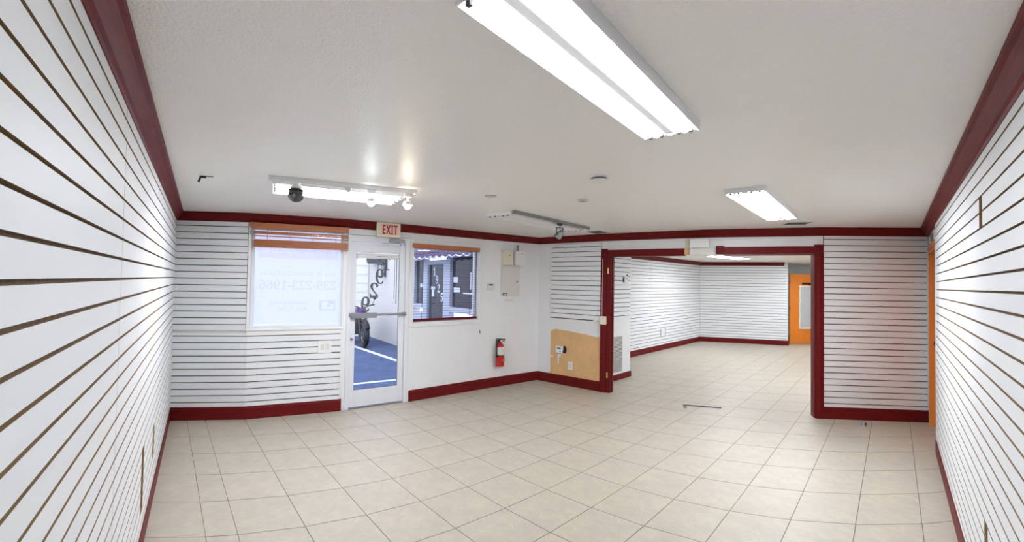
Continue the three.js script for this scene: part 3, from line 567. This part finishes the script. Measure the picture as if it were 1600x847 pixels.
function head(label, x, z, lampMat, color, power, aim) {
  const o = thing('track_spotlight', label, 'spotlight', new THREE.Vector3(x, 2.405, -z), aim);
  mesh('adapter', bx(0.06, 0.03, 0.035, 0, -0.016, 0, 0.004), lampMat ? M.white : M.darkGrey, o);
  mesh('stem', cyl(0.008, 0.008, 0.04, 0, -0.05, 0), lampMat ? M.white : M.steel, o);
  if (lampMat) {
    mesh('lamp_shade', lathe([[0.02, -0.066], [0.034, -0.075], [0.04, -0.1], [0.038, -0.1], [0.03, -0.077], [0.018, -0.069]]), M.white, o);
    mesh('bulb', new THREE.SphereGeometry(0.03, 20, 14).translate(0, -0.105, 0), lampMat, o);
    const l = new THREE.PointLight(color, power); l.name = 'spot_glow'; l.position.set(0, -0.105, 0); l.castShadow = true; l.shadow.radius = 1.2; o.add(l);
  } else {
    mesh('yoke', join(bx(0.008, 0.1, 0.012, -0.05, -0.1, 0), bx(0.008, 0.1, 0.012, 0.05, -0.1, 0), bx(0.108, 0.008, 0.014, 0, -0.054, 0)), M.darkGrey, o);
    const hd = mesh('housing', join(lathe([[0, 0.05], [0.03, 0.05], [0.036, 0.03], [0.045, -0.035], [0.05, -0.045], [0.044, -0.045], [0.038, -0.03], [0, -0.02]]).rotateX(0.9).translate(0, -0.135, 0)), M.steel, o);
    mesh('rim', new THREE.TorusGeometry(0.047, 0.004, 8, 28).rotateX(Math.PI / 2).translate(0, -0.043, 0).rotateX(0.9).translate(0, -0.135, 0), M.darkGrey, o);
  }
  return o;
}
head('white track head with cool bulb in front of the fitting by the door', -1.152, 3.567, M.bulbCool, new THREE.Color().setRGB(0.85, 0.93, 1), 0.14, 0.4);
head('white track head with glowing warm bulb at the track end', -0.885, 3.69, M.bulbWarm, new THREE.Color().setRGB(1, 0.84, 0.62), 0.28, 0.4);
head('unlit grey track spotlight on the grey track', 0.577, 5.403, null, null, 0, 0.6);
{
  const a = thing('track_adapter', 'small white knob on the white track left of the cool bulb', 'track adapter', new THREE.Vector3(-1.31, 2.4045, -3.495));
  mesh('body', bx(0.05, 0.018, 0.032, 0, -0.0095, 0, 0.003), M.white, a); mesh('knob', cyl(0.012, 0.014, 0.018, 0, -0.028, 0), M.offWhite, a);
  const top = (x, z) => new THREE.Vector3(x, H, -z);
  const s = thing('smoke_detector', 'round white smoke detector on the ceiling', 'smoke detector', top(0.61, 3.13));
  mesh('base', cyl(0.064, 0.064, 0.012, 0, -0.0065, 0, 'y', 32), M.white, s); mesh('vent_ring', cyl(0.054, 0.054, 0.012, 0, -0.0185, 0, 'y', 32), M.grey, s); mesh('cap', lathe([[0.06, -0.0255], [0.06, -0.034], [0.05, -0.042], [0, -0.045], [0, -0.0255]], 32), M.white, s);
  const c = thing('ceiling_plate', 'flat round white blank plate on the ceiling', 'cover plate', top(-0.2, 3.92));
  mesh('disc', lathe([[0, -0.008], [0.045, -0.008], [0.053, -0.001], [0, -0.001]], 32), M.offWhite, c); mesh('screw', cyl(0.005, 0.005, 0.002, 0, -0.0092, 0), M.grey, c);
  const r = thing('recessed_fitting', 'small round metal recessed fitting on the ceiling', 'ceiling fitting', top(0.64, 4.03));
  mesh('trim_ring', new THREE.TorusGeometry(0.045, 0.008, 8, 32).rotateX(Math.PI / 2).translate(0, -0.0085, 0), M.offWhite, r); mesh('insert', cyl(0.04, 0.04, 0.006, 0, -0.004, 0, 'y', 32), M.grey, r);
  const vent = (label, x, z, w, d, turn) => { const v = thing('ceiling_vent', label, 'vent', top(x, z), turn, null); mesh('frame', join(bx(w, 0.008, 0.02, 0, -0.0045, d / 2 - 0.01), bx(w, 0.008, 0.02, 0, -0.0045, -d / 2 + 0.01), bx(0.02, 0.008, d - 0.04, w / 2 - 0.01, -0.0045, 0), bx(0.02, 0.008, d - 0.04, -w / 2 + 0.01, -0.0045, 0)), M.offWhite, v); mesh('backing', bx(w - 0.04, 0.002, d - 0.04, 0, -0.0015, 0), M.darkGrey, v); for (let k = 0; k < 6; k++) mesh('louvre', bx(w - 0.04, 0.002, 0.022).rotateX(0.5).translate(0, -0.008, (k - 2.5) * (d - 0.05) / 6), M.grey, v); };
  vent('small grey ceiling vent near the slats left of the opening', 1.26, 6.52, 0.24, 0.3, -0.68);
  vent('small grey ceiling vent beside the fitting in front of the opening', 3.4, 5.27, 0.27, 0.24, -0.2);
  const k = thing('ceiling_bracket', 'broken dark bracket stub on the ceiling near the left crown', 'bracket', top(-2.33, 3.32), 0.3);
  mesh('plate', bx(0.085, 0.004, 0.02, 0.01, -0.0025, 0), M.grey, k); mesh('stub', bx(0.03, 0.012, 0.018, -0.01, -0.011, 0.0), M.black, k); mesh('arm', bx(0.012, 0.045, 0.01, -0.022, -0.03, 0).rotateZ(-0.3).translate(-0.006, -0.006, 0), M.darkGrey, k);
}

// ---------------------------------------------------------------- small things on the floor
{
  const g = thing('floor_strip', 'thin dark angled metal strip on the floor at the opening', 'metal strip', new THREE.Vector3(2.65, 0, -6.13), -0.26);
  mesh('strip', bx(0.49, 0.008, 0.03, 0, 0.005, 0), M.darkGrey, g); mesh('return', bx(0.03, 0.008, 0.12, -0.23, 0.005, 0.076), M.darkGrey, g);
  const s = thing('door_stop', 'small dark metal door stop on the floor before the slatwall', 'door stop', new THREE.Vector3(4.307, 0, -5.41));
  mesh('base', cyl(0.026, 0.03, 0.012, 0, 0.0065, 0), M.steel, s); mesh('dome', lathe([[0.026, 0.013], [0.026, 0.03], [0.02, 0.044], [0, 0.048]]), M.steel, s); mesh('bumper', bx(0.014, 0.026, 0.03, 0.0, 0.03, 0.016), M.darkGrey, s);
}

// ---------------------------------------------------------------- outside: parking court
{
  const pts = [[-30, 4.6], outer(1), outer(2), outer(3), outer(4), outer(5), [-0.1, 7.9], [-4.4, 14.0], [-4.55, 14.4], [-30, 14.4]];
  const ground = S(mesh('parking_court', slab(pts, -0.2, 0.08), M.asphalt, scene), 'blue grey asphalt of the parking court outside', 'ground');
  const line = (label, a, b, w) => { const l = Math.hypot(b[0] - a[0], b[1] - a[1]); const o = mesh('parking_line', bx(l, 0.004, w, 0, 0.0025, 0), M.roadPaint, scene); o.position.set((a[0] + b[0]) / 2, -0.12, -(a[1] + b[1]) / 2); o.rotation.y = Math.atan2(b[1] - a[1], b[0] - a[0]); tag(o, label, 'road marking'); };
  line('white parking line in front of the motorcycle', [-5.5, 13.42], [-2.0, 9.24], 0.12);
  line('white parking line close outside the glass door', [-3.6, 7.05], [-1.75, 8.16], 0.1);

  const y = onWall('neighbor_building', 'cream neighbouring shop building with glass front and scalloped awning', 'building', YARD, 0, 0, -0.12);
  const W = 0.2, z = -W / 2, fl = 0.12;
  mesh('side_wall', join(bx(3.5, 3.6, W, 1.75, 1.8, z)), M.stucco, y);
  mesh('front_wall', join(bx(3.6, 1.15, W, 5.3, 3.03, z), bx(0.6, 1.0, W, 3.8, 0.5, z), bx(1.7, 1.0, W, 6.3, 0.5, z), bx(0.5, 2.46, W, 6.85, 1.23, z)), M.storeFrame, y);
  const bar = (x0, x1, y0, y1) => bx(x1 - x0, y1 - y0, 0.12, (x0 + x1) / 2, (y0 + y1) / 2 + fl, -0.06);
  mesh('shop_frame', join(bar(3.5, 3.56, 1.0, 2.33), bar(4.1, 4.2, -0.12, 2.33), bar(5.3, 5.48, -0.12, 2.33), bar(6.5, 6.6, 1.0, 2.33), bar(3.56, 4.1, 2.16, 2.33), bar(5.48, 6.5, 2.18, 2.33), bar(3.56, 4.1, 1.0, 1.1), bar(5.48, 6.5, 1.0, 1.11)), M.storeFrame, y);
  mesh('shop_window', bx(0.54, 1.06, 0.02, 3.83, 1.63 + fl, -0.08), M.darkGlass, y); 
  const rw = mesh('shop_window', bx(1.02, 1.07, 0.02, 5.99, 1.645 + fl, -0.08), M.darkGlass, y);
  mesh('window_notice', join(bx(0.2, 0.12, 0.003, 5.62, 1.7 + fl, -0.068), bx(0.28, 0.1, 0.003, 5.68, 1.48 + fl, -0.068), bx(0.5, 0.025, 0.003, 6.2, 1.42 + fl, -0.068), bx(0.04, 0.36, 0.003, 6.27, 1.68 + fl, -0.068)), M.decalWhite, rw);
  const dr = mesh('shop_door', join(bar(4.205, 4.33, -0.1, 2.15), bar(5.17, 5.295, -0.1, 2.15), bar(4.33, 5.17, 2.05, 2.15), bar(4.33, 5.17, -0.1, 0.12)), M.storeFrame, y);
  const dg = mesh('door_glass', bx(0.84, 1.93, 0.02, 4.75, 1.085 + fl, -0.07), M.darkGlass, dr);
  [['1', 4.59, 1.885], ['9', 4.735, 1.7], ['2', 4.835, 1.5], ['5', 5.0, 1.3]].forEach(([c, px, py]) => mesh('digit', text(c, 0.19, 0.002, serif).translate(px, py + fl, -0.058), M.decalWhite, dr));
  mesh('door_notice', join(bx(0.11, 0.2, 0.003, 4.53, 1.4 + fl, -0.058), bx(0.2, 0.07, 0.003, 4.53, 1.5 + fl, -0.058)), M.decalWhite, dr);
  mesh('window_notice', join(bx(0.3, 0.1, 0.003, 3.93, 1.55 + fl, -0.068)), M.decalWhite, y);
  // awning with scalloped hem
  const prof = new THREE.Shape(); prof.moveTo(0, 2.72); prof.lineTo(0.35, 2.40); prof.lineTo(0.35, 2.38); prof.lineTo(0, 2.69);
  const aw = mesh('awning', new THREE.ExtrudeGeometry(prof, { depth: 3.5, bevelEnabled: false }).rotateY(-Math.PI / 2).scale(1, 1, 1).translate(3.5 + 3.5, 0.02, 0.005), M.awning, y);
  const hem = new THREE.Shape(); hem.moveTo(3.5, 2.44); for (let k = 0; k < 12; k++) { const x0 = 3.5 + k * 3.5 / 12; hem.quadraticCurveTo(x0 + 3.5 / 24, 2.24, x0 + 3.5 / 12, 2.32); } hem.lineTo(7, 2.44); hem.lineTo(3.5, 2.44);
  mesh('valance', new THREE.ExtrudeGeometry(hem, { depth: 0.01, bevelEnabled: false }).translate(0, 0, 0.35), M.awning, aw);
  const pip = []; for (let k = 0; k < 12; k++) { const x0 = 3.5 + k * 3.5 / 12; pip.push(tube([[x0, 2.32, 0.365], [x0 + 0.07, 2.287, 0.365], [x0 + 0.146, 2.277, 0.365], [x0 + 0.22, 2.287, 0.365], [x0 + 3.5 / 12, 2.32, 0.365]], 0.014, 8)); }
  mesh('white_piping', join(pip), M.decalWhite, aw);
  const lt = onWall('wall_lantern', 'dark wall lantern on the cream wall outside the glass door', 'lantern', YARD, 0, 1.47, 1.72, 0);
  mesh('back_plate', bx(0.1, 0.4, 0.03, 0, 0.24, 0.016), M.darkGrey, lt); mesh('arm', tube([[0, 0.38, 0.03], [0, 0.46, 0.09], [0, 0.43, 0.15]], 0.012, 10), M.darkGrey, lt);
  mesh('cage', join(cyl(0.1, 0.12, 0.03, 0, 0.4, 0.16, 'y', 6), cyl(0.09, 0.09, 0.03, 0, 0.05, 0.16, 'y', 6), ...[0, 1, 2, 3, 4, 5].map((k) => cyl(0.008, 0.008, 0.34, 0.085 * Math.cos(k * 1.047), 0.22, 0.16 + 0.085 * Math.sin(k * 1.047)))), M.darkGrey, lt); mesh('lantern_glass', cyl(0.075, 0.075, 0.32, 0, 0.22, 0.16, 'y', 6), M.offWhite, lt);
  const sa = onWall('scalloped_canopy', 'small dark scalloped canopy on the cream wall outside', 'awning', YARD, 0, 0.95, 2.13, 0);
  const cs = new THREE.Shape(); cs.moveTo(-0.6, 0.2); for (let k = 0; k < 6; k++) cs.quadraticCurveTo(-0.5 + k * 0.2, -0.04, -0.4 + k * 0.2, 0.07); cs.lineTo(0.6, 0.2); mesh('valance', new THREE.ExtrudeGeometry(cs, { depth: 0.02, bevelEnabled: false }).translate(0, 0, 0.2), M.darkGrey, sa);
  mesh('roof', bx(1.2, 0.02, 0.24, 0, 0.21, 0.121), M.darkGrey, sa);

  const sd = S(mesh('wall_siding', sweep(SIDING, 0, 0, 0, SIDING.len[0] + 0.1, rect(-0.12, 3.6, -0.15, -0.001)), M.stucco, scene), 'pale wall of clapboards behind the motorcycle', 'wall');
  for (let k = 0; k < 13; k++) { const y0 = -0.12 + k * 0.28; mesh('clapboard', sweep(SIDING, 0, 0, 0, SIDING.len[0] - 0.03, [[0, y0], [0.035, y0], [0.012, y0 + 0.28], [0, y0 + 0.28]]), M.sidingBoard, sd); }
  const bs = onWall('wall_sign', 'blue panel on the clapboard wall outside', 'sign', SIDING, 0, 5.1, 2.33, 0.036);
  mesh('panel', bx(1.1, 0.16, 0.03, 0, 0.08, 0.016, 0.004), M.blueSign, bs); mesh('rim', bx(1.14, 0.02, 0.035, 0, 0.172, 0.018), M.decalWhite, bs);
}
// ---------------------------------------------------------------- motorcycle
{
  const o = thing('motorcycle', 'dark motorcycle with purple tank parked outside the glass door', 'motorcycle', new THREE.Vector3(-4.28, -0.12, -12.29), -0.98);
  const wheel = (x, r) => { const t = mesh('tire', new THREE.TorusGeometry(r - 0.06, 0.062, 12, 36).scale(1, 1, 1.15).translate(x, r, 0), M.black, o); mesh('rim', join(new THREE.TorusGeometry(r - 0.12, 0.018, 8, 30).translate(x, r, 0), cyl(0.05, 0.05, 0.12, x, r, 0, 'z'), ...[0, 1, 2, 3, 4].map((k) => bx(0.02, r - 0.14, 0.03, 0, (r - 0.14) / 2, 0).rotateZ(k * 1.2566).translate(x, r, 0))), M.steel, t); };
  wheel(0.72, 0.34); wheel(-0.68, 0.33);
  mesh('fork', join(cyl(0.024, 0.024, 0.78, 0, 0, 0.09).rotateZ(0.42).translate(0.57, 0.66, 0), cyl(0.024, 0.024, 0.78, 0, 0, -0.09).rotateZ(0.42).translate(0.57, 0.66, 0)), M.darkGrey, o);
  mesh('front_fender', new THREE.TorusGeometry(0.36, 0.05, 8, 18, 1.7).scale(1, 1, 1.4).rotateZ(0.5).translate(0.72, 0.34, 0), M.black, o);
  mesh('tank', new THREE.SphereGeometry(0.2, 24, 16).scale(1.5, 0.8, 0.75).translate(0.12, 0.86, 0), M.purple, o);
  mesh('seat', new RoundedBoxGeometry(0.68, 0.11, 0.26, 3, 0.05).rotateZ(0.08).translate(-0.45, 0.8, 0), M.black, o);
  mesh('engine', join(bx(0.38, 0.34, 0.26, 0.05, 0.46, 0, 0.05), cyl(0.12, 0.12, 0.32, -0.02, 0.4, 0, 'z'), cyl(0.09, 0.09, 0.3, 0.14, 0.6, 0)), M.darkGrey, o);
  mesh('frame', tube([[0.42, 0.95, 0], [0.1, 0.7, 0], [-0.2, 0.62, 0], [-0.45, 0.7, 0], [-0.95, 0.82, 0]], 0.03), M.darkGrey, o);
  mesh('exhaust', tube([[0.15, 0.35, 0.14], [-0.1, 0.28, 0.17], [-0.5, 0.3, 0.18], [-0.95, 0.42, 0.18]], 0.04), M.steel, o);
  mesh('swing_arm', join(bx(0.6, 0.05, 0.04, -0.4, 0.36, 0.1), bx(0.6, 0.05, 0.04, -0.4, 0.36, -0.1)), M.darkGrey, o);
  mesh('handlebar', tube([[0.3, 1.1, 0.38], [0.4, 1.08, 0.2], [0.44, 1.02, 0], [0.4, 1.08, -0.2], [0.3, 1.1, -0.38]], 0.016), M.darkGrey, o);
  mesh('headlight', new THREE.SphereGeometry(0.11, 20, 14).scale(0.9, 1, 1).translate(0.56, 0.93, 0), M.purple, o);
  mesh('mirror_arm', join(tube([[0.36, 1.09, 0.3], [0.38, 1.2, 0.34], [0.36, 1.26, 0.36]], 0.007, 8), tube([[0.36, 1.09, -0.3], [0.38, 1.2, -0.34], [0.36, 1.26, -0.36]], 0.007, 8), new THREE.SphereGeometry(0.05, 12, 8).scale(0.4, 0.7, 1).translate(0.36, 1.28, 0.37), new THREE.SphereGeometry(0.05, 12, 8).scale(0.4, 0.7, 1).translate(0.36, 1.28, -0.37)), M.black, o);
}

scene.traverse((o) => { if (o.isMesh) o.castShadow = o.receiveShadow = true; });
renderer.render(scene, camera);
